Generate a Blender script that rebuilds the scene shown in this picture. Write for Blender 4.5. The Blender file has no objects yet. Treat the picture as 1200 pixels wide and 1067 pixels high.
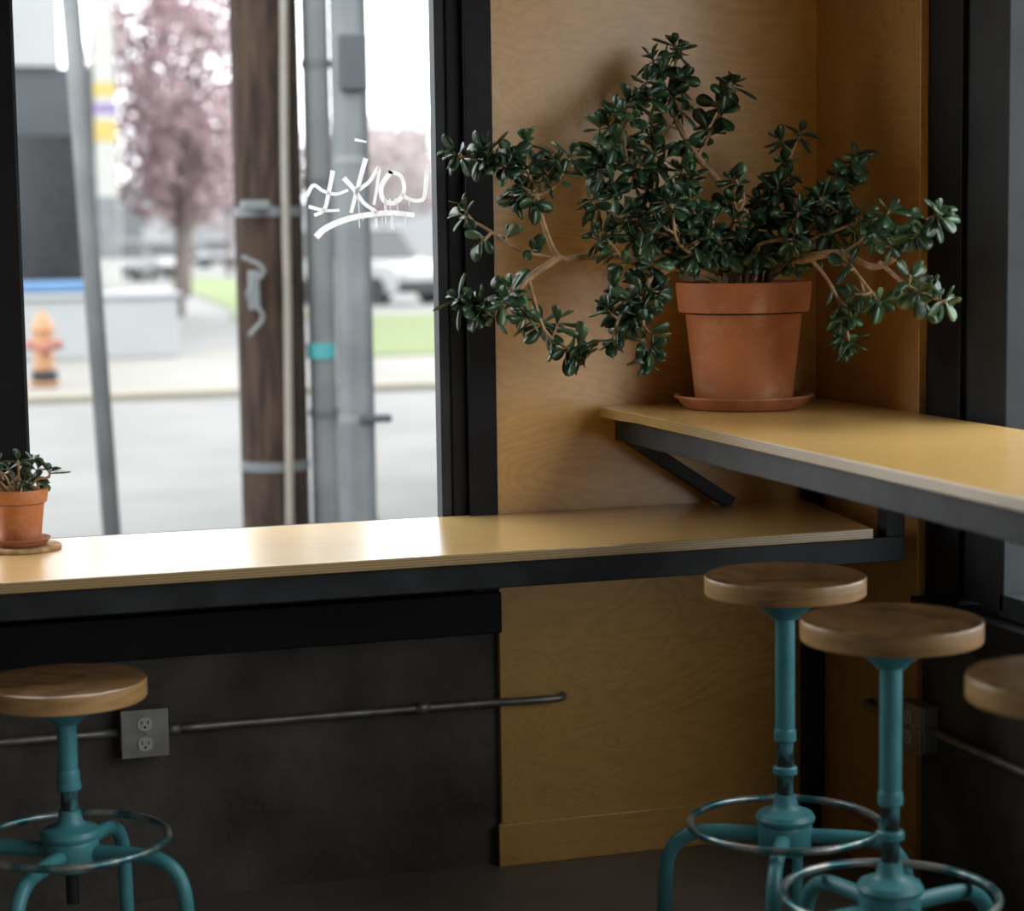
import bpy, bmesh, random
from math import *
from mathutils import Vector, Matrix, noise as mnoise
random.seed(11)
sc=bpy.context.scene
sc.view_settings.view_transform='Standard'
sc.view_settings.look='None'
col=bpy.context.collection

# ------------------------------------------------------------ materials
def nmat(name):
    m=bpy.data.materials.new(name); m.use_nodes=True
    nt=m.node_tree; b=nt.nodes['Principled BSDF']
    return m,nt,b
def N(nt,t,**kw):
    n=nt.nodes.new(t)
    for k,v in kw.items(): setattr(n,k,v)
    return n
def setv(n,**kw):
    for k,v in kw.items(): n.inputs[k.replace('_',' ')].default_value=v
def rgba(c): return (c[0],c[1],c[2],1)
def simple(name,c1,c2=None,scale=8,rough=.5,metal=0,bump=0,bscale=None,stretch=(1,1,1),detail=5,lo=.35,hi=.65,spec=.5,coat=0):
    m,nt,b=nmat(name)
    b.inputs['Roughness'].default_value=rough; b.inputs['Metallic'].default_value=metal
    b.inputs['Specular IOR Level'].default_value=spec
    if coat:
        b.inputs['Coat Weight'].default_value=coat; b.inputs['Coat Roughness'].default_value=.15
    tc=N(nt,'ShaderNodeTexCoord'); mp=N(nt,'ShaderNodeMapping'); mp.inputs['Scale'].default_value=stretch
    nt.links.new(tc.outputs['Object'],mp.inputs['Vector'])
    nz=N(nt,'ShaderNodeTexNoise'); setv(nz,Scale=scale,Detail=detail)
    nt.links.new(mp.outputs[0],nz.inputs['Vector'])
    cr=N(nt,'ShaderNodeValToRGB'); cr.color_ramp.elements[0].position=lo; cr.color_ramp.elements[1].position=hi
    cr.color_ramp.elements[0].color=rgba(c1); cr.color_ramp.elements[1].color=rgba(c2 or c1)
    nt.links.new(nz.outputs['Fac'],cr.inputs[0]); nt.links.new(cr.outputs[0],b.inputs['Base Color'])
    if bump:
        n2=N(nt,'ShaderNodeTexNoise'); setv(n2,Scale=bscale or scale*4,Detail=6)
        nt.links.new(mp.outputs[0],n2.inputs['Vector'])
        bp=N(nt,'ShaderNodeBump'); setv(bp,Strength=bump,Distance=.01)
        nt.links.new(n2.outputs['Fac'],bp.inputs['Height']); nt.links.new(bp.outputs[0],b.inputs['Normal'])
    return m
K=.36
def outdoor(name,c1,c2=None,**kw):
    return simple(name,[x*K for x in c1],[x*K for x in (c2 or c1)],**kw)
def plywood(name,base,dark,stretch=(.9,.9,2.2),rough=.38,figure=.35,edgez=True,lines=26,coat=.25,coatr=.2,coatior=1.5):
    """rotary-cut birch ply: contour figure + fine streaks; side faces show the ply layers"""
    m,nt,b=nmat(name); L=nt.links.new
    b.inputs['Roughness'].default_value=rough; b.inputs['Coat Weight'].default_value=coat; b.inputs['Coat Roughness'].default_value=coatr; b.inputs['Coat IOR'].default_value=coatior
    tc=N(nt,'ShaderNodeTexCoord'); mp=N(nt,'ShaderNodeMapping'); mp.inputs['Scale'].default_value=stretch
    L(tc.outputs['Object'],mp.inputs['Vector'])
    nz=N(nt,'ShaderNodeTexNoise'); setv(nz,Scale=1.6,Detail=3,Roughness=.45,Distortion=.6); L(mp.outputs[0],nz.inputs['Vector'])
    mu=N(nt,'ShaderNodeMath',operation='MULTIPLY'); mu.inputs[1].default_value=lines*6.28; L(nz.outputs['Fac'],mu.inputs[0])
    si=N(nt,'ShaderNodeMath',operation='SINE'); L(mu.outputs[0],si.inputs[0])
    mr=N(nt,'ShaderNodeMapRange'); setv(mr,From_Min=-1.0,From_Max=1.0); L(si.outputs[0],mr.inputs[0])
    pw=N(nt,'ShaderNodeMath',operation='POWER'); pw.inputs[1].default_value=2.2; L(mr.outputs[0],pw.inputs[0])
    f1=N(nt,'ShaderNodeMath',operation='MULTIPLY'); f1.inputs[1].default_value=figure; L(pw.outputs[0],f1.inputs[0])
    big=N(nt,'ShaderNodeTexNoise'); setv(big,Scale=2.3,Detail=4); L(tc.outputs['Object'],big.inputs['Vector'])
    fin=N(nt,'ShaderNodeTexNoise'); setv(fin,Scale=30,Detail=6); L(mp.outputs[0],fin.inputs['Vector'])
    bm=N(nt,'ShaderNodeMath',operation='MULTIPLY'); L(f1.outputs[0],bm.inputs[0]); L(big.outputs['Fac'],bm.inputs[1])
    ad=N(nt,'ShaderNodeMath',operation='MULTIPLY_ADD'); L(fin.outputs['Fac'],ad.inputs[0]); ad.inputs[1].default_value=.30; L(bm.outputs[0],ad.inputs[2])
    ad2=N(nt,'ShaderNodeMath',operation='MULTIPLY_ADD'); L(big.outputs['Fac'],ad2.inputs[0]); ad2.inputs[1].default_value=.6; L(ad.outputs[0],ad2.inputs[2])
    cr=N(nt,'ShaderNodeValToRGB'); cr.color_ramp.elements[0].position=.30; cr.color_ramp.elements[1].position=.80
    cr.color_ramp.elements[0].color=rgba(base); cr.color_ramp.elements[1].color=rgba(dark)
    L(ad2.outputs[0],cr.inputs[0])
    out=cr.outputs[0]
    if edgez:
        ge=N(nt,'ShaderNodeNewGeometry'); sx=N(nt,'ShaderNodeSeparateXYZ'); L(ge.outputs['Normal'],sx.inputs[0])
        ab=N(nt,'ShaderNodeMath',operation='ABSOLUTE'); L(sx.outputs['Z'],ab.inputs[0])
        lt=N(nt,'ShaderNodeMath',operation='LESS_THAN'); lt.inputs[1].default_value=.5; L(ab.outputs[0],lt.inputs[0])
        s2=N(nt,'ShaderNodeSeparateXYZ'); L(tc.outputs['Object'],s2.inputs[0])
        mz=N(nt,'ShaderNodeMath',operation='MULTIPLY'); mz.inputs[1].default_value=6.28/.006; L(s2.outputs['Z'],mz.inputs[0])
        sn=N(nt,'ShaderNodeMath',operation='SINE'); L(mz.outputs[0],sn.inputs[0])
        c2=N(nt,'ShaderNodeValToRGB'); c2.color_ramp.elements[0].position=.3; c2.color_ramp.elements[1].position=.7
        c2.color_ramp.elements[0].color=rgba([x*.30 for x in dark]); c2.color_ramp.elements[1].color=rgba([x*.45 for x in base])
        m2=N(nt,'ShaderNodeMapRange'); setv(m2,From_Min=-1.0,From_Max=1.0); L(sn.outputs[0],m2.inputs[0]); L(m2.outputs[0],c2.inputs[0])
        mx=N(nt,'ShaderNodeMix',data_type='RGBA'); L(lt.outputs[0],mx.inputs[0]); L(cr.outputs[0],mx.inputs[6]); L(c2.outputs[0],mx.inputs[7])
        out=mx.outputs[2]
    L(out,b.inputs['Base Color'])
    bp=N(nt,'ShaderNodeBump'); setv(bp,Strength=.05,Distance=.01); L(fin.outputs['Fac'],bp.inputs['Height']); L(bp.outputs[0],b.inputs['Normal'])
    return m

M={}
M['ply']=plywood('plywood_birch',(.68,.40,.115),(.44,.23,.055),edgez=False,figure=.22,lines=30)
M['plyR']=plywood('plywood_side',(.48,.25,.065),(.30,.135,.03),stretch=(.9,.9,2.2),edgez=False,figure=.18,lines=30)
M['counter']=plywood('counter_plywood',(.88,.60,.24),(.70,.43,.15),stretch=(.5,2.2,1),rough=.30,figure=.16,coat=1.0,coatr=.22,coatior=1.75)
M['barcounter']=plywood('bar_counter_plywood',(.86,.57,.20),(.68,.41,.125),stretch=(2.2,.5,1),rough=.30,figure=.14,coat=.7)
M['seat']=plywood('seat_wood',(.34,.19,.082),(.12,.06,.025),stretch=(1,5,1),rough=.25,figure=.75,lines=14,edgez=False,coat=1.0)
M['seatedge']=plywood('seat_edge_wood',(.46,.27,.105),(.21,.105,.036),stretch=(1,1,9),rough=.35,figure=.4,lines=10,edgez=False)
M['concrete']=simple('concrete_wall',(.026,.023,.019),(.110,.096,.076),scale=4.2,rough=.8,bump=.8,bscale=20,detail=12,lo=.28,hi=.72)
M['floor']=simple('concrete_floor',(.12,.105,.088),(.19,.17,.145),scale=2.2,rough=.5,bump=.08,bscale=30,detail=8)
M['white']=simple('painted_wall',(.26,.245,.22),(.31,.295,.27),scale=3,rough=.8)
M['blackframe']=simple('black_window_frame',(.003,.003,.004),(.006,.006,.007),scale=6,rough=.5,spec=.2)
M['greyframe']=simple('grey_window_frame',(.022,.027,.031),(.034,.040,.045),scale=6,rough=.5,spec=.2)
M['steel']=simple('dark_steel',(.010,.011,.012),(.022,.024,.026),scale=12,rough=.5,metal=.05,spec=.22)
M['galv']=simple('galvanised_conduit',(.22,.21,.20),(.34,.33,.32),scale=20,rough=.5,metal=.8)
M['box']=simple('metal_box',(.26,.25,.24),(.36,.36,.34),scale=14,rough=.5,metal=.6)
M['outlet']=simple('outlet_plastic',(.46,.44,.39),(.52,.50,.45),scale=10,rough=.4)
M['slot']=simple('slot_dark',(.01,.01,.01),(.015,.015,.015),rough=.6)
M['teal']=simple('teal_paint',(.040,.195,.225),(.065,.26,.295),scale=9,rough=.42,bump=.04)
M['chrome']=simple('worn_footring',(.045,.17,.19),(.42,.42,.41),scale=16,rough=.33,metal=.65,lo=.42,hi=.6)
M['wornpole']=simple('worn_pole',(.02,.03,.03),(.07,.26,.29),scale=22,rough=.4,metal=.3,lo=.45,hi=.6)
def terracotta():
    m=simple('terracotta',(.37,.115,.034),(.54,.185,.06),scale=4,rough=.6,bump=.1,bscale=40,detail=8)
    nt=m.node_tree; b=nt.nodes['Principled BSDF']; src=b.inputs['Base Color'].links[0].from_socket
    tc=N(nt,'ShaderNodeTexCoord'); nz=N(nt,'ShaderNodeTexNoise'); setv(nz,Scale=9,Detail=7,Roughness=.65); nt.links.new(tc.outputs['Object'],nz.inputs['Vector'])
    mr=N(nt,'ShaderNodeMapRange'); setv(mr,From_Min=.54,From_Max=.70,To_Min=0.0,To_Max=.6); nt.links.new(nz.outputs['Fac'],mr.inputs[0])
    mx=N(nt,'ShaderNodeMix',data_type='RGBA'); nt.links.new(mr.outputs[0],mx.inputs[0]); nt.links.new(src,mx.inputs[6]); mx.inputs[7].default_value=(.60,.34,.20,1)
    nt.links.new(mx.outputs[2],b.inputs['Base Color']); return m
M['terra']=terracotta()
M['terra2']=simple('terracotta_dark',(.28,.095,.034),(.44,.17,.075),scale=12,rough=.6,bump=.1,bscale=40)
M['soil']=simple('soil',(.02,.014,.01),(.06,.04,.025),scale=40,rough=.95,bump=.8,bscale=60)
M['bark']=simple('jade_bark',(.24,.135,.062),(.44,.28,.15),scale=30,rough=.7,bump=.3,bscale=60)
M['cork']=simple('cork',(.35,.2,.09),(.55,.36,.18),scale=60,rough=.8,bump=.2)
M['leaf']=simple('jade_leaf',(.018,.048,.020),(.036,.082,.033),scale=9,rough=.32,spec=.6)
M['leaf2']=simple('jade_leaf_light',(.06,.12,.055),(.10,.18,.08),scale=9,rough=.34,spec=.6)
def paintmat():
    m=bpy.data.materials.new('white_marker_paint'); m.use_nodes=True; nt=m.node_tree; nt.nodes.clear()
    o=N(nt,'ShaderNodeOutputMaterial'); t=N(nt,'ShaderNodeBsdfTranslucent'); d=N(nt,'ShaderNodeBsdfDiffuse'); mx=N(nt,'ShaderNodeMixShader')
    tc=N(nt,'ShaderNodeTexCoord'); nz=N(nt,'ShaderNodeTexNoise'); setv(nz,Scale=60); nt.links.new(tc.outputs['Object'],nz.inputs['Vector'])
    cr=N(nt,'ShaderNodeValToRGB'); cr.color_ramp.elements[0].color=(.62,.62,.62,1); cr.color_ramp.elements[1].color=(.85,.85,.85,1); nt.links.new(nz.outputs[0],cr.inputs[0])
    nt.links.new(cr.outputs[0],t.inputs[0]); nt.links.new(cr.outputs[0],d.inputs[0]); mx.inputs[0].default_value=.3
    nt.links.new(t.outputs[0],mx.inputs[1]); nt.links.new(d.outputs[0],mx.inputs[2]); nt.links.new(mx.outputs[0],o.inputs[0]); return m
M['paint']=paintmat()
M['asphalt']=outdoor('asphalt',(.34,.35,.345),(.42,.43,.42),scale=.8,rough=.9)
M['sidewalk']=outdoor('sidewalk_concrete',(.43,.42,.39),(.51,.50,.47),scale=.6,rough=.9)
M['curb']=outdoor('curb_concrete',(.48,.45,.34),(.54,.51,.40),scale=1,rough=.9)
M['grass']=outdoor('grass',(.24,.34,.10),(.32,.42,.15),scale=3,rough=.9,bump=.5,bscale=20)
M['pole']=outdoor('utility_pole_wood',(.035,.022,.016),(.12,.075,.052),scale=9,rough=.85,stretch=(3,3,.35),bump=.6,bscale=14,detail=8,spec=.2)
M['polegrey']=outdoor('pole_grey_metal',(.32,.35,.36),(.42,.45,.46),scale=4,rough=.55,metal=.1)
M['poledark']=outdoor('pole_bluegrey_metal',(.20,.23,.245),(.30,.33,.345),scale=4,rough=.55,metal=.1)
M['pvc']=outdoor('beige_pvc_conduit',(.44,.40,.33),(.52,.47,.39),scale=4,rough=.6)
M['orange']=outdoor('hydrant_orange',(.92,.44,.2),(.98,.52,.25),scale=10,rough=.6)
M['red']=outdoor('hydrant_cap',(.75,.25,.2),(.8,.32,.26),scale=10,rough=.6)
M['blk']=simple('black_rubber',(.010,.010,.011),(.018,.018,.02),rough=.7)
M['plant_white']=outdoor('planter_white',(.74,.78,.80),(.80,.83,.84),scale=1,rough=.8)
M['bld_dark']=outdoor('building_dark',(.05,.07,.09),(.10,.12,.14),scale=.8,rough=.6)
M['bld_white']=outdoor('building_white',(.72,.76,.77),(.8,.83,.83),scale=.5,rough=.8)
M['bld_pale']=outdoor('building_pale',(.62,.65,.68),(.70,.72,.74),scale=.3,rough=.8)
M['blue']=outdoor('blue_tarp',(.15,.36,.72),(.2,.45,.8),rough=.6)
M['banner']=outdoor('banner_white',(.88,.88,.84),(.95,.95,.9),rough=.7)
M['yellow']=outdoor('sticker_yellow',(.95,.72,.18),(1,.8,.25),rough=.6)
M['purple']=outdoor('sticker_purple',(.45,.32,.7),(.5,.4,.75),rough=.6)
M['cyan']=outdoor('sticker_cyan',(.12,.75,.8),(.15,.8,.85),rough=.6)
M['pink']=outdoor('blossom',(.82,.54,.61),(1.0,.74,.79),scale=1.2,rough=.9)
M['palepink']=outdoor('blossom_pale',(.80,.66,.66),(.94,.82,.82),scale=1,rough=.9)
M['green']=outdoor('tree_green',(.14,.25,.12),(.25,.37,.19),scale=1.5,rough=.9)
M['trunk']=outdoor('tree_trunk',(.30,.23,.22),(.42,.34,.32),scale=3,rough=.9)
M['carwhite']=outdoor('car_white',(.85,.87,.88),(.9,.92,.93),rough=.3)
M['carsilver']=outdoor('car_silver',(.45,.48,.5),(.5,.52,.55),rough=.3)
M['carblue']=outdoor('car_dark',(.12,.16,.22),(.16,.2,.26),rough=.3)
M['carglass']=outdoor('car_glass',(.03,.035,.04),(.05,.055,.06),rough=.2)
M['navy']=simple('navy_wall',(.003,.006,.010),(.010,.016,.024),scale=5,rough=.9,bump=.3,spec=.1)

def glassmat():
    m=bpy.data.materials.new('window_glass'); m.use_nodes=True; nt=m.node_tree; nt.nodes.clear()
    o=N(nt,'ShaderNodeOutputMaterial'); t=N(nt,'ShaderNodeBsdfTransparent'); g=N(nt,'ShaderNodeBsdfGlossy'); d=N(nt,'ShaderNodeBsdfDiffuse')
    t.inputs[0].default_value=(.99,.995,.995,1); g.inputs['Roughness'].default_value=.02; d.inputs[0].default_value=(.8,.8,.8,1)
    lw=N(nt,'ShaderNodeLayerWeight'); lw.inputs[0].default_value=.5
    pw=N(nt,'ShaderNodeMath',operation='POWER'); pw.inputs[1].default_value=6; nt.links.new(lw.outputs['Facing'],pw.inputs[0])
    fm=N(nt,'ShaderNodeMath',operation='MULTIPLY_ADD'); fm.inputs[1].default_value=.10; fm.inputs[2].default_value=.0006; nt.links.new(pw.outputs[0],fm.inputs[0])
    mx=N(nt,'ShaderNodeMixShader'); nt.links.new(fm.outputs[0],mx.inputs[0]); nt.links.new(t.outputs[0],mx.inputs[1]); nt.links.new(g.outputs[0],mx.inputs[2])
    tc=N(nt,'ShaderNodeTexCoord'); nz=N(nt,'ShaderNodeTexNoise'); setv(nz,Scale=2.5,Detail=8,Roughness=.7); nt.links.new(tc.outputs['Object'],nz.inputs['Vector'])
    vo=N(nt,'ShaderNodeTexVoronoi'); setv(vo,Scale=55); nt.links.new(tc.outputs['Object'],vo.inputs['Vector'])
    lt=N(nt,'ShaderNodeMath',operation='LESS_THAN'); lt.inputs[1].default_value=.08; nt.links.new(vo.outputs['Distance'],lt.inputs[0])
    mu=N(nt,'ShaderNodeMath',operation='MULTIPLY'); nt.links.new(lt.outputs[0],mu.inputs[0]); mu.inputs[1].default_value=.02
    mr=N(nt,'ShaderNodeMapRange'); setv(mr,From_Min=.45,From_Max=.8,To_Min=0.0,To_Max=.006); nt.links.new(nz.outputs['Fac'],mr.inputs[0])
    ad=N(nt,'ShaderNodeMath',operation='ADD'); nt.links.new(mu.outputs[0],ad.inputs[0]); nt.links.new(mr.outputs[0],ad.inputs[1])
    m2=N(nt,'ShaderNodeMixShader'); nt.links.new(ad.outputs[0],m2.inputs[0]); nt.links.new(mx.outputs[0],m2.inputs[1]); nt.links.new(d.outputs[0],m2.inputs[2])
    nt.links.new(m2.outputs[0],o.inputs[0]); return m
M['glass']=glassmat()

# ------------------------------------------------------------ geometry helpers
def empty(name,loc=(0,0,0),rz=0):
    o=bpy.data.objects.new(name,None); o.empty_display_size=.1; o.location=loc; o.rotation_euler=(0,0,rz); col.objects.link(o); return o
def mesh(name,verts,faces,mat,parent=None,smooth=False,bevel=0,loc=(0,0,0)):
    me=bpy.data.meshes.new(name); me.from_pydata([tuple(v) for v in verts],[],faces)
    bm=bmesh.new(); bm.from_mesh(me); bmesh.ops.recalc_face_normals(bm,faces=bm.faces); bm.to_mesh(me); bm.free()
    o=bpy.data.objects.new(name,me); col.objects.link(o); o.location=loc
    me.materials.append(M[mat] if isinstance(mat,str) else mat)
    if smooth:
        for p in me.polygons: p.use_smooth=True
    if bevel:
        b=o.modifiers.new('bevel','BEVEL'); b.width=bevel; b.segments=2; b.limit_method='ANGLE'
    if parent: o.parent=parent
    return o
def bxd(a,b):
    x0,y0,z0=a;x1,y1,z1=b
    v=[(x0,y0,z0),(x1,y0,z0),(x1,y1,z0),(x0,y1,z0),(x0,y0,z1),(x1,y0,z1),(x1,y1,z1),(x0,y1,z1)]
    f=[(0,1,2,3),(4,5,6,7),(0,1,5,4),(1,2,6,5),(2,3,7,6),(3,0,4,7)]
    return v,f
def merge(parts):
    V=[];F=[]
    for v,f in parts:
        k=len(V); V+=list(v); F+=[tuple(i+k for i in q) for q in f]
    return V,F
def box(name,a,b,mat,parent=None,bevel=0.0):
    v,f=bxd(a,b); return mesh(name,v,f,mat,parent,bevel=bevel)
def boxes(name,L,mat,parent=None,bevel=0.0):
    v,f=merge([bxd(a,b) for a,b in L]); return mesh(name,v,f,mat,parent,bevel=bevel)
def prism(poly,z0,z1):
    n=len(poly); v=[(x,y,z0) for x,y in poly]+[(x,y,z1) for x,y in poly]
    f=[tuple(range(n)),tuple(range(n,2*n))]+[(i,(i+1)%n,(i+1)%n+n,i+n) for i in range(n)]
    return v,f
def lathed(prof,seg=48,c=(0,0,0)):
    v=[];f=[];n=len(prof)
    for i in range(seg):
        a=2*pi*i/seg
        for r,z in prof: v.append((c[0]+r*cos(a),c[1]+r*sin(a),c[2]+z))
    for i in range(seg):
        j=(i+1)%seg
        for k in range(n-1): f.append((i*n+k,j*n+k,j*n+k+1,i*n+k+1))
    f.append(tuple(i*n for i in range(seg))); f.append(tuple(i*n+n-1 for i in range(seg)))
    return v,f
def lathe(name,prof,mat,parent=None,seg=48,c=(0,0,0)):
    v,f=lathed(prof,seg,c); o=mesh(name,v,f,mat,parent,smooth=True)
    me=o.data
    bm=bmesh.new(); bm.from_mesh(me)
    for e in bm.edges:
        if len(e.link_faces)==2 and e.calc_face_angle(0)>radians(38): e.smooth=False
    bm.to_mesh(me); bm.free()
    wn=o.modifiers.new('wn','WEIGHTED_NORMAL'); wn.keep_sharp=True
    return o
def catmull(pts,k=6):
    P=[Vector(p) for p in pts]; 
    if len(P)<3: return P
    Q=[P[0]*2-P[1]]+P+[P[-1]*2-P[-2]]; out=[]
    for i in range(1,len(Q)-2):
        for s in range(k):
            t=s/k; a,b,c,d=Q[i-1],Q[i],Q[i+1],Q[i+2]
            out.append(.5*((2*b)+(c-a)*t+(2*a-5*b+4*c-d)*t*t+(3*b-a-3*c+d)*t**3))
    out.append(P[-1]); return out
def tubed(pts,r0,r1=None,seg=10,flat=None):
    r1=r0 if r1 is None else r1; n=len(pts); v=[];f=[]
    P=[Vector(p) for p in pts]; up=Vector((0,0,1)); prev=None
    for i,p in enumerate(P):
        t=(P[min(i+1,n-1)]-P[max(i-1,0)]).normalized()
        if prev is None:
            a=up if abs(t.z)<.9 else Vector((1,0,0)); x=t.cross(a).normalized()
        else: x=(prev-t*prev.dot(t)).normalized()
        prev=x; y=t.cross(x); r=r0+(r1-r0)*i/(n-1)
        for k in range(seg):
            a=2*pi*k/seg; w=x*cos(a)*r+y*sin(a)*r
            if flat is not None: w.y*=flat
            v.append(p+w)
    for i in range(n-1):
        for k in range(seg):
            l=(k+1)%seg; f.append((i*seg+k,i*seg+l,(i+1)*seg+l,(i+1)*seg+k))
    f.append(tuple(range(seg))); f.append(tuple((n-1)*seg+k for k in range(seg)))
    return v,f
def ribbon(pts,r0,r1):
    """flat paint stroke lying in an XZ plane"""
    P=[Vector(p) for p in pts]; n=len(P); v=[]
    for i,p in enumerate(P):
        t=(P[min(i+1,n-1)]-P[max(i-1,0)]).normalized(); s=Vector((-t.z,0,t.x)); r=r0+(r1-r0)*i/(n-1)
        v+=[p+s*r,p-s*r]
    return v,[(2*i,2*i+1,2*i+3,2*i+2) for i in range(n-1)]
def tube(name,pts,r,mat,parent=None,seg=12,r1=None):
    v,f=tubed(pts,r,r1,seg); return mesh(name,v,f,mat,parent,smooth=True)
def bar(a,b,w,h,side):
    a=Vector(a);b=Vector(b);s=Vector(side).normalized();t=(b-a).normalized();u=t.cross(s).normalized()
    v=[]
    for p in (a,b):
        for i,j in ((-1,-1),(1,-1),(1,1),(-1,1)): v.append(p+s*w/2*i+u*h/2*j)
    return v,[(0,1,2,3),(4,5,6,7),(0,1,5,4),(1,2,6,5),(2,3,7,6),(3,0,4,7)]

# ------------------------------------------------------------ room shell
YB=4.98; XR=2.41; H=3.0; XL=-3.0; YF=-3.5
box('floor',(XL,YF,-.1),(2.65,5.2,0),'floor')
box('ceiling',(XL,YF,H),(2.65,5.2,H+.1),'white')
box('wall_left',(XL-.15,YF,0),(XL,5.2,H),'white')
box('wall_rear',(XL,YF-.15,0),(2.65,YF,H),'white')
wb=empty('wall_back')
box('concrete_lower',(XL,5.0,0),(1.512,5.2,.66),'concrete',wb)
box('plywood_panel',(1.512,YB,0),(2.41,5.2,H),'ply',wb,bevel=.002)
boxes('header',[((XL,5.0,2.75),(1.512,5.2,H)),((XL,5.0,.66),(-2.0,5.2,2.75))],'white',wb)
wr=empty('wall_right')
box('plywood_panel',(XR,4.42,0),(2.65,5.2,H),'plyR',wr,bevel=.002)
box('concrete_lower',(2.425,YF,0),(2.65,4.42,.655),'concrete',wr)
boxes('header',[((2.43,YF,2.75),(2.65,4.42,H)),((2.43,YF,.655),(2.65,-3.0,2.75))],'white',wr)
box('baseboard_back',(1.5,4.966,0),(2.398,4.981,.112),'ply',bevel=.002)
box('baseboard_right',(2.397,4.412,0),(2.411,4.966,.112),'plyR',bevel=.002)

# window 1 (street)
w1=empty('window_1')
fr=[((-2.0,4.955,.62),(1.512,5.07,.725)),((-2.0,4.99,.725),(1.512,5.07,.915)),
    ((1.44,4.972,.725),(1.512,5.08,2.75)),((1.402,5.0,.915),(1.44,5.07,2.75)),
    ((.275,4.972,.90),(.345,5.08,2.75)),((-.87,4.972,.90),(-.80,5.08,2.75)),((-2.0,4.972,.90),(-1.93,5.08,2.75)),((-2,4.99,2.68),(1.5,5.08,2.76))]
boxes('frame',fr,'blackframe',w1,bevel=.003)
boxes('glazing_bead',[((1.374,5.01,.915),(1.402,5.06,2.69)),((.345,5.012,.915),(.352,5.06,2.69))],'greyframe',w1,bevel=.002)
box('glass_pane',(-2.0,5.034,.9),(1.41,5.040,2.72),'glass',w1)
st=[]; yy=5.0325
for pts,r in [
 ([(1.046,1.738),(1.064,1.764),(1.088,1.750),(1.12,1.742),(1.152,1.752)],.0052),([(1.114,1.800),(1.104,1.755),(1.090,1.705),(1.064,1.690)],.0062),([(1.050,1.712),(1.09,1.702),(1.128,1.702)],.0048),
 ([(1.198,1.830),(1.178,1.765),(1.157,1.695)],.0066),([(1.140,1.782),(1.165,1.755),(1.19,1.72),(1.222,1.697)],.0064),([(1.170,1.748),(1.205,1.772),(1.230,1.808),(1.226,1.765),(1.216,1.715)],.0052),
 ([(1.262,1.798),(1.236,1.76),(1.242,1.725),(1.272,1.72),(1.294,1.748),(1.287,1.785),(1.255,1.798)],.0068),
 ([(1.354,1.802),(1.351,1.765),(1.343,1.728),(1.312,1.726),(1.286,1.742)],.0062),
 ([(1.066,1.636),(1.09,1.657),(1.14,1.678),(1.20,1.690),(1.26,1.694),(1.320,1.688)],.0086),
 ([(1.17,1.876),(1.200,1.870)],.0035)]:
    P=catmull([(x,yy,z) for x,z in pts],6); st.append(ribbon(P,r,r*.7)); yy-=.0006
for i in range(18):
    x=random.uniform(1.17,1.33); z=random.choice([1.687,1.692,1.73]); l=random.uniform(.012,.042)
    st.append(ribbon([(x,yy,z),(x+.001,yy,z-l)],.0018,.0009)); yy-=.0003
v,f=merge(st); mesh('graffiti_scribble',v,f,'paint',w1)

# window 2 (side)
w2=empty('window_2')
boxes('frame',[((2.43,4.26,.655),(2.56,4.42,2.75)),((2.39,-3.0,.655),(2.56,4.42,.745)),((2.43,-3.0,2.68),(2.56,4.3,2.76)),((2.43,2.1,.74),(2.56,2.18,2.7)),((2.43,.0,.74),(2.56,.08,2.7)),((2.43,-3.0,.74),(2.56,-2.92,2.7))],'blackframe',w2,bevel=.003)
boxes('sash',[((2.445,4.08,.76),(2.53,4.262,2.69)),((2.445,2.18,.745),(2.53,4.1,.80))],'greyframe',w2,bevel=.003)
box('glass_pane',(2.485,-2.95,.74),(2.491,4.1,2.72),'glass',w2)

# ------------------------------------------------------------ counters
wc=empty('window_counter')
v,f=prism([(-1.6,4.375),(2.268,4.375),(2.355,4.972),(1.505,4.972),(1.505,4.992),(-1.6,4.992)],.899,.924)
mesh('plywood_top',v,f,'counter',wc,bevel=.0025)
boxes('steel_frame',[((-1.6,4.39,.838),(2.36,4.44,.898)),((2.31,4.39,.898),(2.36,4.44,1.105)),((-1.55,4.44,.845),(-1.50,4.95,.897)),((.1,4.44,.845),(.15,4.95,.897)),((1.2,4.44,.845),(1.25,4.95,.897)),((2.1,4.44,.845),(2.15,4.93,.897)),((-1.55,4.9,.845),(2.3,4.95,.897)),((-1.55,4.40,.0),(-1.50,4.45,.84))],'steel',wc,bevel=.003)
bc=empty('bar_counter')
v,f=prism([(1.79,.9),(2.405,.9),(2.405,4.975),(1.84,4.975),(1.775,4.93),(1.775,4.80),(1.79,4.72)],1.168,1.193)
mesh('plywood_top',v,f,'barcounter',bc,bevel=.0025)
S=[bxd((1.815,.95,1.106),(1.865,4.93,1.166)),bxd((1.865,4.88,1.106),(2.40,4.93,1.166)),bxd((1.865,.95,1.106),(2.40,1.0,1.166)),bxd((2.355,4.92,0),(2.405,4.965,1.106)),
   bxd((2.35,.95,0),(2.4,1.0,1.11)),bxd((1.865,2.7,1.106),(2.4,2.75,1.166)),bxd((2.35,1.0,1.106),(2.40,4.88,1.166))]
S.append(bar((1.85,4.905,1.11),(2.125,4.905,.93),.04,.035,(0,1,0)))
v,f=merge(S); mesh('steel_frame',v,f,'steel',bc,bevel=.003)

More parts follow.
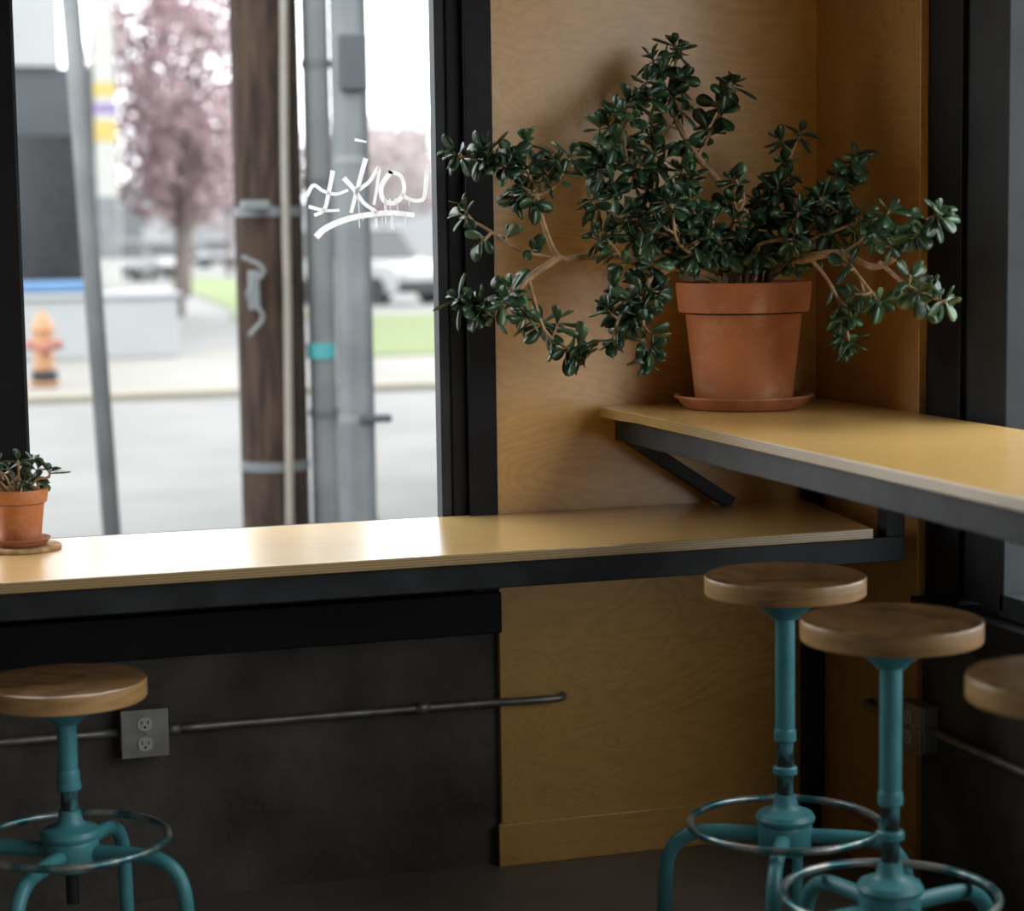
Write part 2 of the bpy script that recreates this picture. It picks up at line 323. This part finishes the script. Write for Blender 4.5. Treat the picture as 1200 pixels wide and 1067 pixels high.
# ------------------------------------------------------------ stools
def stool(loc,h,rz,srz):
    E=empty('bar_stool',(loc[0],loc[1],0),rz)
    t=.042; R=.17
    prof=[(0.0001,h-t),(R-.006,h-t),(R-.002,h-t+.001),(R,h-t+.004),(R,h-.006),(R-.0015,h-.002),(R-.005,h),(0.0001,h)]
    s=lathe('seat',prof,'seat',E,80); s.rotation_euler=(0,0,srz)
    s.data.materials.append(M['seatedge'])
    for p in s.data.polygons:
        if abs(p.normal.z)<.75: p.material_index=1
    lathe('seat_mount',[(.0001,h-t-.052),(.028,h-t-.052),(.034,h-t-.044),(.060,h-t-.024),(.082,h-t-.008),(.086,h-t-.0005),(.0001,h-t-.0005)],'teal',E,40)
    zt=h-t-.052
    zm=max(.53,h-.33)
    lathe('post_upper',[(.0001,zm),(.0195,zm),(.0205,zm+.004),(.0205,zt+.002),(.0001,zt+.002)],'teal',E,32)
    lathe('post_collar',[(.0001,zm-.03),(.019,zm-.03),(.0235,zm-.026),(.0235,zm-.006),(.0205,zm),(.0001,zm)],'teal',E,32)
    lathe('post_lower',[(.0001,.44),(.0175,.44),(.0175,zm-.03),(.0001,zm-.03)],'wornpole',E,32)
    lathe('collar_ring',[(.0001,.485),(.0235,.485),(.026,.488),(.026,.500),(.0235,.503),(.0001,.503)],'teal',E,32)
    lathe('hub',[(.0001,.315),(.050,.315),(.056,.320),(.058,.330),(.058,.372),(.054,.380),(.062,.384),(.064,.392),(.058,.402),(.034,.410),(.026,.420),(.022,.442),(.0001,.442)],'teal',E,44)
    lathe('screw_end',[(.0001,.24),(.014,.24),(.014,.316),(.0001,.316)],'steel',E,24)
    parts=[]; feet=[]
    for k in range(4):
        a=pi/2*k; c,s_=cos(a),sin(a)
        pr=[(.04,.352),(.10,.353),(.16,.352),(.20,.346),(.232,.326),(.25,.295),(.258,.25),(.262,.16),(.266,.03)]
        P=catmull([(r*c,r*s_,z) for r,z in pr],4)
        parts.append(tubed(P,.0165,.0155,14))
        feet.append(lathed([(.0001,0),(.02,0),(.021,.006),(.021,.03),(.0185,.036),(.0001,.036)],20,(.266*c,.266*s_,0)))
    v,f=merge(parts); mesh('legs',v,f,'teal',E,smooth=True)
    v,f=merge(feet); mesh('feet',v,f,'blk',E,smooth=True)
    n=72
    v=[];f=[]
    for i in range(n):
        a=2*pi*i/n
        for k in range(10):
            b=2*pi*k/10; r=.203+.0085*cos(b); v.append((r*cos(a),r*sin(a),.377+.0085*sin(b)))
    for i in range(n):
        for k in range(10):
            j=(i+1)%n;l=(k+1)%10; f.append((i*10+k,j*10+k,j*10+l,i*10+l))
    mesh('foot_ring',v,f,'chrome',E,smooth=True)
    return E
yaw=radians(17.32)
stool((1.815,3.90),.915,-yaw-radians(13),.4)
stool((1.80,3.40),.91,-yaw+radians(30),1.9)
stool((1.825,2.83),.915,-yaw-radians(10),.9)
stool((.355,4.31),.722,-yaw-radians(14),.2)

# ------------------------------------------------------------ electrical
def outlet(loc,rz):
    E=empty('electrical_outlet_box',loc,rz)
    box('box_body',(-.056,-.048,-.058),(.056,0,.058),'box',E,bevel=.006)
    box('cover_plate',(-.058,-.054,-.060),(.058,-.048,.060),'box',E,bevel=.003)
    for s in (-1,1):
        pr=[( .020*cos(a) if abs(cos(a))<.85 else .017*copysign(1,cos(a)), .017*sin(a)) for a in [2*pi*i/24 for i in range(24)]]
        n=24; v=[(x,-.0575,s*.025+z) for x,z in pr]+[(x,-.054,s*.025+z) for x,z in pr]
        f=[tuple(range(n))]+[(i,(i+1)%n,(i+1)%n+n,i+n) for i in range(n)]
        mesh('receptacle',v,f,'outlet',E)
        boxes('slots',[((-.009,-.0582,s*.025-.001),(-.0065,-.057,s*.025+.008)),((.0065,-.0582,s*.025-.001),(.009,-.057,s*.025+.008)),((-.0025,-.0582,s*.025-.0105),(.0025,-.057,s*.025-.0055))],'slot',E)
    v,f=lathed([(.0001,0),(.004,0),(.004,.002),(.0001,.002)],12,(0,0,0))
    v=[(x,-.054-z,y) for x,y,z in v]; mesh('screw',v,f,'galv',E)
    return E
outlet((.594,4.999,.438),0)
outlet((2.424,4.385,.430),-pi/2)
ec=empty('electrical_conduit')
def conduit(n,pts,k=5): tube(n,catmull(pts,k),.0105,'galv',ec,14)
conduit('run_left',[(-1.9,4.974,.445),(-.5,4.974,.443),(.54,4.974,.440)])
conduit('run_right',[(.648,4.974,.438),(1.0,4.974,.438),(1.45,4.966,.438),(1.55,4.955,.438),(1.64,4.950,.438),(1.672,4.958,.438),(1.685,4.985,.438)])
for x in (.665,1.30): mesh('coupling',*tubed([(x-.018,4.972,.438),(x+.018,4.972,.438)],.0145,None,16),'galv',ec,smooth=True)
ec2=empty('electrical_conduit')
tube('run_side',catmull([(2.415,4.66,.43),(2.385,4.64,.43),(2.38,4.60,.43),(2.385,4.52,.43),(2.398,4.44,.43)],6),.0105,'galv',ec2,14)
tube('run_side_front',catmull([(2.400,4.33,.43),(2.400,3.9,.43),(2.400,3.0,.43),(2.400,1.0,.43)],6),.0105,'galv',ec2,14)

# ------------------------------------------------------------ plants
def leafgeo(V,F,base,d,up,L,W,curl=.12):
    d=d.normalized(); s=d.cross(up)
    if s.length<1e-4: s=d.cross(Vector((1,.2,0)))
    s.normalize(); n=s.cross(d).normalized()
    rows=[(0,.12),(.16,.30),(.38,.76),(.62,1.0),(.80,.93),(.93,.60)]
    k=len(V)
    for t,w in rows:
        c=base+d*(L*t)+n*(-curl*L*t*t); hw=W*.5*w
        V.append(c-s*hw+n*W*.08*w); V.append(c+n*.04*W); V.append(c+s*hw+n*W*.08*w); V.append(c-n*W*.14*w)
    V.append(base+d*L+n*(-curl*L)); tip=len(V)-1
    r=len(rows)
    for i in range(r-1):
        a=k+i*4;b=a+4
        F.append((a,a+1,b+1,b)); F.append((a+1,a+2,b+2,b+1)); F.append((a+2,a+3,b+3,b+2)); F.append((a+3,a,b,b+3))
    a=k+(r-1)*4
    F+= [(a,a+1,tip),(a+1,a+2,tip),(a+2,a+3,tip),(a+3,a,tip)]
def rv(): 
    while True:
        v=Vector((random.uniform(-1,1),random.uniform(-1,1),random.uniform(-1,1)))
        if .05<v.length<1: return v.normalized()
def sprig(V,F,TW,p,d,length,pairs,size,ok):
    d=d.normalized(); q=p+d*length
    mid=p+d*length*.5+Vector((0,0,-.004))
    if length>.012: TW.append(tubed([p,mid,q],.0042,.0028,6))
    a=d.cross(Vector((0,0,1))); 
    if a.length<.1: a=d.cross(Vector((1,0,0)))
    a.normalize(); ang=random.uniform(0,pi)
    for i in range(pairs):
        pos=q-d*(length*.75)*(i/max(pairs,1))
        spread=radians(34+ i*20+random.uniform(-10,10)) if pairs>1 else radians(50)
        ax=Matrix.Rotation(ang+i*pi/2+random.uniform(-.3,.3),3,d)@a
        for s in (1,-1):
            ld=(d*cos(spread)+ax*s*sin(spread)+rv()*.18+Vector((0,0,-.14*i))).normalized()
            L=size*random.uniform(.78,1.15)*(1 if i else .68); W=L*random.uniform(.50,.62)
            if ok(pos+ld*L) and ok(pos+ld*L*.6+Vector((0,0,.01))):
                leafgeo(V,F,pos,ld,(d+Vector((0,0,.2))+rv()*.3),L,W,random.uniform(.05,.25))
jp=empty('potted_jade_plant')
PC=(2.10,4.757)
def ok(p): 
    if p.y>4.968 or p.x>2.40 or p.z<1.205: return False
    if p.y>4.95 and p.x<1.52: return False
    dx=p.x-PC[0];dy=p.y-PC[1]
    if p.z<1.515 and dx*dx+dy*dy<(.185)**2: return False
    return True
B={
'1':([(2.10,4.74,1.47),(2.09,4.73,1.56),(2.05,4.74,1.72),(1.98,4.78,1.83),(1.94,4.80,1.91),(1.925,4.81,1.99),(1.94,4.80,2.06)],.014,.05,.64,1.1),
'2':([(1.98,4.78,1.81),(2.03,4.79,1.89),(2.08,4.79,1.98)],.006,.05,.30,1.2),
'3':([(2.06,4.73,1.47),(2.05,4.72,1.54),(1.88,4.74,1.70),(1.78,4.73,1.81),(1.75,4.75,1.89),(1.82,4.74,1.98)],.010,.05,.40,1.2),
'4':([(2.02,4.74,1.47),(2.0,4.73,1.54),(1.90,4.67,1.57),(1.76,4.66,1.58),(1.65,4.66,1.58),(1.58,4.66,1.58),(1.55,4.68,1.65),(1.52,4.68,1.75),(1.43,4.69,1.82)],.014,.052,.84,1.5),
'4x':([(1.53,4.68,1.74),(1.50,4.66,1.79),(1.50,4.66,1.83)],.005,.052,.0,1.3),
'4y':([(1.52,4.68,1.72),(1.57,4.66,1.75),(1.60,4.66,1.80)],.005,.048,.0,1.3),
'4z':([(1.45,4.69,1.81),(1.40,4.69,1.82),(1.36,4.69,1.82)],.004,.052,.1,1.2),
'4b':([(1.58,4.66,1.58),(1.50,4.66,1.53),(1.45,4.64,1.48),(1.39,4.66,1.45),(1.35,4.68,1.47)],.010,.052,.50,2.0),
'4c':([(1.50,4.66,1.53),(1.51,4.62,1.45),(1.53,4.61,1.40),(1.58,4.59,1.36)],.006,.052,.40,2.3),
'4d':([(1.56,4.67,1.58),(1.48,4.68,1.60),(1.41,4.70,1.65),(1.37,4.70,1.67)],.004,.042,.25,.8),
'5':([(2.04,4.70,1.47),(1.98,4.69,1.53),(1.86,4.63,1.55),(1.78,4.57,1.53),(1.75,4.55,1.46),(1.75,4.54,1.36)],.012,.048,.70,1.7),
'5b':([(1.76,4.56,1.50),(1.70,4.56,1.45),(1.68,4.56,1.40)],.005,.048,.15,1.8),
'5c':([(1.86,4.63,1.55),(1.76,4.60,1.50),(1.73,4.60,1.44)],.005,.048,.25,1.6),
'5d':([(1.80,4.60,1.545),(1.72,4.58,1.57),(1.68,4.60,1.62)],.005,.048,.1,1.6),
'6':([(2.13,4.72,1.47),(2.13,4.72,1.53),(2.15,4.69,1.66),(2.17,4.67,1.78),(2.20,4.66,1.85)],.008,.048,.45,1.3),
'7':([(2.14,4.70,1.47),(2.14,4.69,1.54),(2.21,4.60,1.66),(2.27,4.55,1.75),(2.28,4.52,1.79)],.008,.048,.45,1.4),
'8':([(2.15,4.70,1.48),(2.14,4.67,1.53),(2.15,4.48,1.57),(2.18,4.37,1.58),(2.20,4.26,1.55),(2.21,4.17,1.57),(2.22,4.13,1.63),(2.24,4.05,1.66)],.013,.046,.82,1.4),
'8b':([(2.20,4.22,1.56),(2.20,4.09,1.51),(2.23,4.01,1.48)],.005,.046,.5,1.2),
'8c':([(2.18,4.37,1.58),(2.21,4.33,1.61),(2.23,4.26,1.66)],.004,.046,.4,1.1),
'9':([(2.15,4.48,1.57),(2.18,4.45,1.52),(2.21,4.43,1.45),(2.22,4.42,1.39)],.005,.046,.35,1.1),
'9b':([(2.18,4.37,1.58),(2.20,4.31,1.52),(2.21,4.26,1.48)],.004,.046,.35,1.1),
'10':([(2.06,4.72,1.48),(2.06,4.71,1.54),(1.97,4.63,1.62),(1.91,4.62,1.68),(1.89,4.64,1.76)],.008,.048,.30,1.7),
'11':([(2.08,4.72,1.48),(2.08,4.71,1.54),(2.02,4.64,1.64),(2.05,4.64,1.71),(2.04,4.65,1.74)],.008,.048,.30,1.6),
'12':([(2.04,4.72,1.48),(2.04,4.72,1.54),(1.86,4.63,1.62),(1.76,4.65,1.66),(1.68,4.66,1.70)],.008,.048,.35,1.6),
'13':([(2.10,4.72,1.48),(2.11,4.70,1.54),(2.13,4.55,1.59),(2.18,4.49,1.62),(2.24,4.42,1.65)],.007,.048,.30,1.6),
'14':([(2.03,4.73,1.48),(2.02,4.73,1.54),(1.82,4.70,1.62),(1.73,4.75,1.75),(1.72,4.76,1.87)],.008,.048,.35,1.3),
'15':([(2.02,4.74,1.48),(2.01,4.74,1.54),(1.86,4.72,1.66),(1.87,4.76,1.77),(1.86,4.77,1.87)],.008,.048,.35,1.4),
'16':([(2.14,4.70,1.48),(2.14,4.69,1.54),(2.16,4.60,1.64),(2.20,4.54,1.70),(2.22,4.48,1.68)],.006,.048,.35,1.4),
'17':([(1.93,4.80,1.97),(1.90,4.79,2.00),(1.88,4.79,2.04)],.004,.048,.1,1.0),
'18':([(1.78,4.73,1.81),(1.77,4.73,1.88),(1.80,4.73,1.93)],.004,.048,.2,1.0),
'19':([(2.03,4.72,1.48),(2.02,4.70,1.55),(1.90,4.60,1.58),(1.84,4.56,1.62),(1.83,4.56,1.68)],.007,.048,.35,1.6),
'20':([(2.08,4.70,1.48),(2.08,4.68,1.55),(2.06,4.58,1.60),(2.10,4.52,1.62),(2.12,4.50,1.66)],.006,.048,.35,1.6),
'21':([(2.08,4.72,1.48),(2.09,4.70,1.56),(2.10,4.66,1.66),(2.12,4.62,1.72)],.006,.048,.4,1.4),
}
V=[];F=[];TW=[]
for k,(pts,r,size,f0,dens) in B.items():
    size*=1.16
    P=catmull(pts,8); TW.append(tubed(P,r,.0036,8))
    cum=[0]
    for i in range(1,len(P)): cum.append(cum[-1]+(P[i]-P[i-1]).length)
    tot=cum[-1]; s=tot*f0; step=.035/dens
    while s<tot:
        i=max(j for j in range(len(P)) if cum[j]<=s); i=min(i,len(P)-2)
        tt=(s-cum[i])/max(1e-6,cum[i+1]-cum[i]); p=P[i].lerp(P[i+1],tt); tan=(P[i+1]-P[i]).normalized()
        dd=(rv()+tan*.3+Vector((0,-.15,.15))).normalized()
        ln=random.uniform(.02,.055)
        if ok(p+dd*(ln+.02)): sprig(V,F,TW,p,dd,ln,random.choice([2,3,3]),size,ok)
        s+=step*random.uniform(.6,1.4)
    tan=(P[-1]-P[-3]).normalized()
    sprig(V,F,TW,P[-1],(tan+Vector((0,0,.2))),.026,4,size*1.03,ok)
o=mesh('leaves',V,F,'leaf',jp,smooth=True)
o.data.materials.append(M['leaf2'])
for i,p in enumerate(o.data.polygons):
    if (i//24)*7919%100<14: p.material_index=1
v,f=merge(TW); mesh('branches',v,f,'bark',jp,smooth=True)
def flowerpot(par,c,z,rb,rt,h,rim,sc_r,sc_h):
    th=.009*(rt/.17)+.003
    lathe('saucer',[(.0001,z),(sc_r*.80,z),(sc_r*.86,z+.003),(sc_r*.97,z+sc_h*.75),(sc_r,z+sc_h*.85),(sc_r,z+sc_h),(sc_r*.95,z+sc_h),(sc_r*.84,z+sc_h*.35),(.0001,z+sc_h*.32)],'terra2',par,64,(c[0],c[1],0))
    z0=z+sc_h*.33; z1=z0+h; rr=rb+(rt*.90-rb)*((h-rim)/h)
    lathe('pot',[(.0001,z0),(rb*.96,z0),(rb,z0+.004),(rr,z1-rim),(rt*.945,z1-rim+.001),(rt*.955,z1-rim+.006),(rt*.995,z1-.006),(rt*.985,z1),(rt-th,z1),(rt-th-.002,z1-.006),(rt*.86,z1-rim),(rt*.84,z1-rim*1.1),(.0001,z1-rim*1.1)],'terra',par,72,(c[0],c[1],0))
    lathe('soil',[(.0001,z1-rim*1.05),(rt*.86,z1-rim*1.05),(rt*.88,z1-.03*rt/.17),(rt*.5,z1-.015*rt/.17),(.0001,z1-.012*rt/.17)],'soil',par,40,(c[0],c[1],0))
flowerpot(jp,PC,1.1935,.122,.172,.305,.075,.175,.034)
sp=empty('potted_succulent')
pc=(.312,4.845)
lathe('cork_mat',[(.0001,.9245),(.09,.9245),(.092,.927),(.092,.932),(.09,.934),(.0001,.934)],'cork',sp,48,(pc[0],pc[1],0))
flowerpot(sp,pc,.9345,.046,.066,.125,.032,.068,.018)
V=[];F=[];TW=[]
def ok2(p): return p.y<4.965 and p.z>1.04
for dx,dy,dz in [(-.05,0,.08),(.0,-.01,.09),(.04,0,.055),(.065,-.01,.045),(-.02,.02,.06),(.03,.02,.075),(-.08,-.01,.06),(-.1,0,.075)]:
    b=Vector((pc[0]+dx*.2,pc[1]+dy*.2,1.05)); e=Vector((pc[0]+dx,pc[1]+dy,1.06+dz*.65))
    TW.append(tubed(catmull([b,(b+e)/2+Vector((0,0,.015)),e],5),.004,.003,6))
    sprig(V,F,TW,e,Vector((dx*3,dy,.4)),.015,2,.048,ok2)
    sprig(V,F,TW,b.lerp(e,.6),rv()+Vector((0,0,.6)),.02,2,.040,ok2)
mesh('leaves',V,F,'leaf',sp,smooth=True); v,f=merge(TW); mesh('stems',v,f,'bark',sp,smooth=True)

# ------------------------------------------------------------ outdoors
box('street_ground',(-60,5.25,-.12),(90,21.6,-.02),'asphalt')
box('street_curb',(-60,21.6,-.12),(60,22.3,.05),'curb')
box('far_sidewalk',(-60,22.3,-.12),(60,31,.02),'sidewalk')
box('far_road',(-90,31,-.12),(150,320,-.02),'asphalt')
v,f=prism([(6.35,27.4),(9.3,39.5),(9.6,42),(22,42),(22,27.4)],.021,.05); mesh('grass_strip',v,f,'grass')
v,f=prism([(7.2,42.5),(8.3,49),(10.9,77),(12.6,90),(15,90),(11.6,60),(8.9,42.5)],-.019,.03); mesh('grass_strip',v,f,'grass')
pw=empty('planter_wall')
boxes('planter_body',[((.2,29,.022),(4.15,30.4,.86)),((.15,28.95,.86),(4.2,30.45,.93))],'plant_white',pw,bevel=.02)
boxes('blue_tarp_roll',[((1.6,29.3,.94),(3.0,29.9,1.10))],'blue',pw,bevel=.05)
bd=empty('storefront_building')
boxes('storefront_base',[((-6,33,0),(3.55,45,4.35))],'bld_dark',bd,bevel=.03)
boxes('upper_facade',[((-6,32.9,4.35),(3.0,45,12))],'bld_white',bd,bevel=.03)
boxes('storefront_windows',[((-1.5,32.93,.7),(.9,33.0,3.3)),((1.2,32.93,.7),(3.2,33.0,3.3))],'carglass',bd)
boxes('window_trim',[((.9,32.9,.5),(1.2,33.0,3.6)),((-1.6,32.9,3.3),(3.3,33.0,3.5))],'bld_dark',bd)
bp=empty('banner_post')
lathe('post',[(.0001,0.02),(.16,.02),(.16,8),(.0001,8)],'banner',bp,20,(3.42,30.75,0))
for z0,z1,m in ((3.1,3.4,'yellow'),(3.5,3.65,'purple'),(2.6,2.95,'banner'),(1.4,2.3,'polegrey'),(3.75,3.95,'yellow')):
    lathe('sticker',[(.0001,z0),(.167,z0),(.167,z1),(.0001,z1)],m,bp,20,(3.42,30.75,0))
up=empty('utility_pole')
lathe('pole',[(.0001,-.02),(.175,-.02),(.172,4),(.166,9),(.0001,9)],'pole',up,40,(1.975,10.47,0))
tube('riser_conduit',catmull([(2.00,10.26,0),(2.020,10.26,1.2),(2.025,10.26,2),(2.045,10.26,3),(2.06,10.27,4),(2.06,10.28,9)],6),.022,'pvc',up)
for z in (1.75,.45,2.9): lathe('strap',[(.16,z),(.18,z),(.18,z+.05),(.16,z+.05)],'poledark',up,40,(1.975,10.47,0))
boxes('bracket',[((1.80,10.22,1.78),(1.94,10.31,1.83)),((1.83,10.24,1.28),(1.88,10.31,1.48))],'poledark',up,bevel=.01)
tube('loose_wire',catmull([(1.80,10.28,1.55),(1.90,10.24,1.48),(1.82,10.26,1.36),(1.89,10.24,1.25),(1.82,10.26,1.15)],6),.012,'poledark',up)
sp1=empty('street_lamp_pole')
lathe('pole',[(.0001,-.02),(.070,-.02),(.068,9),(.0001,9)],'polegrey',sp1,32,(2.225,10.40,0))
lathe('sticker',[(.0001,1.02),(.074,1.02),(.074,1.10),(.0001,1.10)],'cyan',sp1,32,(2.217,10.395,0))
for z in (.72,1.9,2.5): lathe('band',[(.0001,z),(.077,z),(.077,z+.04),(.0001,z+.04)],'poledark',sp1,32,(2.225,10.40,0))
sp2=empty('traffic_signal_pole')
lathe('pole',[(.0001,-.02),(.115,-.02),(.115,.2),(.092,.24),(.088,9),(.0001,9)],'poledark',sp2,32,(2.305,10.0,0))
boxes('pole_clamp',[((2.30,9.88,.72),(2.46,9.95,.76)),((2.24,9.86,2.35),(2.37,9.95,2.62))],'bld_dark',sp2,bevel=.01)
for z in (2.0,.72): lathe('band',[(.0001,z),(.094,z),(.094,z+.04),(.0001,z+.04)],'polegrey',sp2,32,(2.305,10.0,0))
sg=empty('sign_post')
tube('post',[(1.165,10.79,-.02),(1.06,10.80,2.6),(.94,10.80,5.0)],.048,'polegrey',sg,20)
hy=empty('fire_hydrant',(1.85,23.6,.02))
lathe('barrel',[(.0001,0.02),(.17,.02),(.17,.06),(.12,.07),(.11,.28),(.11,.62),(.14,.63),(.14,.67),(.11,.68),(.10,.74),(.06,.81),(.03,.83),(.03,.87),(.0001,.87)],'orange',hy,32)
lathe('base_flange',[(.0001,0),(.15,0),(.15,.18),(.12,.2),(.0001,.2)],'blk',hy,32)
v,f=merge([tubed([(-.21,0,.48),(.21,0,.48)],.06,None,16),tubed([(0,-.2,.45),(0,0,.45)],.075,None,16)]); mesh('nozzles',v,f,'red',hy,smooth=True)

def car(loc,rz,body,L=4.5,Wd=1.85,Ht=1.75,suv=True):
    E=empty('car',loc,rz)
    hb=Ht*.58; gc=.28
    pf=[(-L/2,gc+.15),(-L/2+.05,hb*.92),(-L/2+.35,hb),(L/2-1.3,hb),(L/2-.25,hb*.88),(L/2,hb*.7),(L/2,gc+.1),(L/2-.1,gc),(-L/2+.1,gc)]
    n=len(pf); v=[(x,-Wd/2,z) for x,z in pf]+[(x,Wd/2,z) for x,z in pf]
    f=[tuple(range(n)),tuple(range(n,2*n))]+[(i,(i+1)%n,(i+1)%n+n,i+n) for i in range(n)]
    mesh('body',v,f,body,E,bevel=.05)
    x0=-L/2+.1 if suv else -L/2+.7; xr0=x0+.15 if suv else x0+.5; x1=L/2-1.25; xr1=x1-.55
    a=Wd/2-.06;b=Wd/2-.2
    v=[(x0,-a,hb),(x1,-a,hb),(x1,a,hb),(x0,a,hb),(xr0,-b,Ht-.06),(xr1,-b,Ht-.06),(xr1,b,Ht-.06),(xr0,b,Ht-.06)]
    mesh('windows',v,bxd((0,0,0),(1,1,1))[1],'carglass',E,bevel=.03)
    box('roof',(xr0-.03,-b-.02,Ht-.07),(xr1+.03,b+.02,Ht),body,E,bevel=.03)
    boxes('pillars',[((xr0+(xr1-xr0)*t-.04,-b-.06,hb),(xr0+(xr1-xr0)*t+.04,b+.06,Ht-.05)) for t in (.02,.45,.98)],body,E)
    P=[]
    for x in (-L/2+.85,L/2-.85):
        for y in (-Wd/2+.1,Wd/2-.1): P.append(tubed([(x,y-.12,.36),(x,y+.12,.36)],.36,None,24))
    v,f=merge(P); mesh('wheels',v,f,'blk',E,smooth=False)
    boxes('bumpers',[((L/2-.05,-Wd/2,.35),(L/2+.08,Wd/2,.6)),((-L/2-.08,-Wd/2,.35),(-L/2+.05,Wd/2,.6))],'blk',E,bevel=.03)
    boxes('lights',[((L/2-.02,-Wd/2+.1,.72),(L/2+.03,-Wd/2+.35,.9)),((L/2-.02,Wd/2-.35,.72),(L/2+.03,Wd/2-.1,.9))],'banner',E)
    return E
car((12.2,51.5,-.02),radians(-62),'carwhite',4.6,1.9,1.95)
car((18.6,62,-.02),radians(-100),'carsilver',4.4,1.8,1.5,False)
for x,y,m,s in ((10.5,88,'carsilver',1),(12.2,92,'carwhite',1),(16.2,122,'carwhite',1),(18.6,128,'carblue',0),(21.5,132,'carsilver',1),(14.5,105,'carblue',0),(23,126,'carwhite',0),(25.5,140,'carblue',1)):
    car((x,y,-.02),radians(-95+random.uniform(-20,20)),m,4.5,1.85,1.7 if s else 1.45,bool(s))
def tree(name,loc,h,crown,r,mat,n,size):
    E=empty(name,loc)
    P=[tubed(catmull([(0,0,0),(.1,0,h*.3),(0,.1,h*.55)],5),.13*r,.07*r,10)]
    rs=random.Random(int(loc[0]*10))
    for i in range(13):
        a=rs.uniform(0,2*pi); e=(crown[0]*.8*cos(a),crown[0]*.8*sin(a),h*.55+rs.uniform(.2,1)*crown[1])
        P.append(tubed(catmull([(0,.05,h*.4),(e[0]*.4,e[1]*.4,(h*.45+e[2])/2),e],4),.045*r,.015,6))
    v,f=merge(P); mesh('trunk',v,f,'trunk',E,smooth=True)
    V=[];F=[]
    for i in range(n):
        while True:
            p=Vector((rs.uniform(-1,1),rs.uniform(-1,1),rs.uniform(-1,1)))
            if p.length<1 and mnoise.noise(p*2.3+Vector((loc[0],0,0)))>-.3: break
        q=Vector((p.x*crown[0],p.y*crown[0],h*.62+p.z*crown[1])); s=size*rs.uniform(.6,1.3)
        a=Vector((rs.uniform(-1,1),rs.uniform(-1,1),rs.uniform(-1,1))).normalized(); b=a.orthogonal().normalized()
        k=len(V); V+=[q-a*s,q+b*s*.6,q+a*s,q-b*s*.6]; F.append((k,k+1,k+2,k+3))
    mesh('foliage',V,F,mat,E)
    return E
tree('cherry_tree',(6.45,45,0),7.8,(1.9,3.0),1,'pink',8000,.10)
tree('cherry_tree',(27.5,112,0),9,(5.5,3.0),1,'palepink',5000,.2)
tree('evergreen_tree',(9.0,61,0),6.3,(1.1,1.9),1,'green',3600,.12)
tree('cherry_tree',(16.0,95,0),7,(2.6,2.4),1,'palepink',2400,.14)
b3=empty('distant_building')
boxes('body',[((10,170,0),(24,185,6.5)),((24,175,0),(60,190,5)),((32,140,0),(38,150,9))],'bld_pale',b3)
boxes('windows',[((11+i*3,169.9,2),(12.6+i*3,170,4.5)) for i in range(4)],'poledark',b3)
nb=empty('side_building')
box('body',(4.4,9,-.1),(12,14,8),'navy',nb)
boxes('cladding_battens',[((4.4+i*.35,8.95,0),(4.46+i*.35,9.0,8)) for i in range(21)],'navy',nb)
box('side_pavement',(2.66,-60,-.12),(60,5.24,-.03),'sidewalk')

# ------------------------------------------------------------ light
w=bpy.data.worlds.new('overcast_sky'); sc.world=w; w.use_nodes=True
nt=w.node_tree; bg=nt.nodes['Background']
tc=nt.nodes.new('ShaderNodeTexCoord'); sx=nt.nodes.new('ShaderNodeSeparateXYZ'); cr=nt.nodes.new('ShaderNodeValToRGB')
nt.links.new(tc.outputs['Generated'],sx.inputs[0]); nt.links.new(sx.outputs['Z'],cr.inputs[0]); nt.links.new(cr.outputs[0],bg.inputs[0])
cr.color_ramp.elements[0].position=0; cr.color_ramp.elements[0].color=(.88,.91,.95,1)
cr.color_ramp.elements[1].position=.6; cr.color_ramp.elements[1].color=(1,1,1,1)
bg.inputs[1].default_value=5.2
def portal(name,loc,rot,sx_,sy_):
    l=bpy.data.lights.new(name,'AREA'); l.shape='RECTANGLE'; l.size=sx_; l.size_y=sy_; l.cycles.is_portal=True
    o=bpy.data.objects.new(name,l); col.objects.link(o); o.location=loc; o.rotation_euler=rot; return o
portal('window_light_portal',(-.3,5.10,1.83),(radians(-90),0,0),3.5,1.86)
portal('window_light_portal',(2.6,.6,1.72),(0,radians(90),0),1.95,7.1)

# ------------------------------------------------------------ camera
cd=bpy.data.cameras.new('camera'); cam=bpy.data.objects.new('camera',cd); col.objects.link(cam); sc.camera=cam
cd.sensor_width=36; cd.sensor_fit='HORIZONTAL'; cd.lens=72.0
r=Vector((.9541,-.29914,-.0144)); u=Vector((.04541,.09696,.99425)); fw=Vector((.29603,.94927,-.10609))
m=Matrix.Identity(4)
for i in range(3): m[i][0]=r[i]; m[i][1]=u[i]; m[i][2]=-fw[i]
m.translation=Vector((0,0,1.63)); cam.matrix_world=m
cd.clip_start=.05; cd.clip_end=600
cd.dof.use_dof=True; cd.dof.focus_distance=5.0; cd.dof.aperture_fstop=2.2
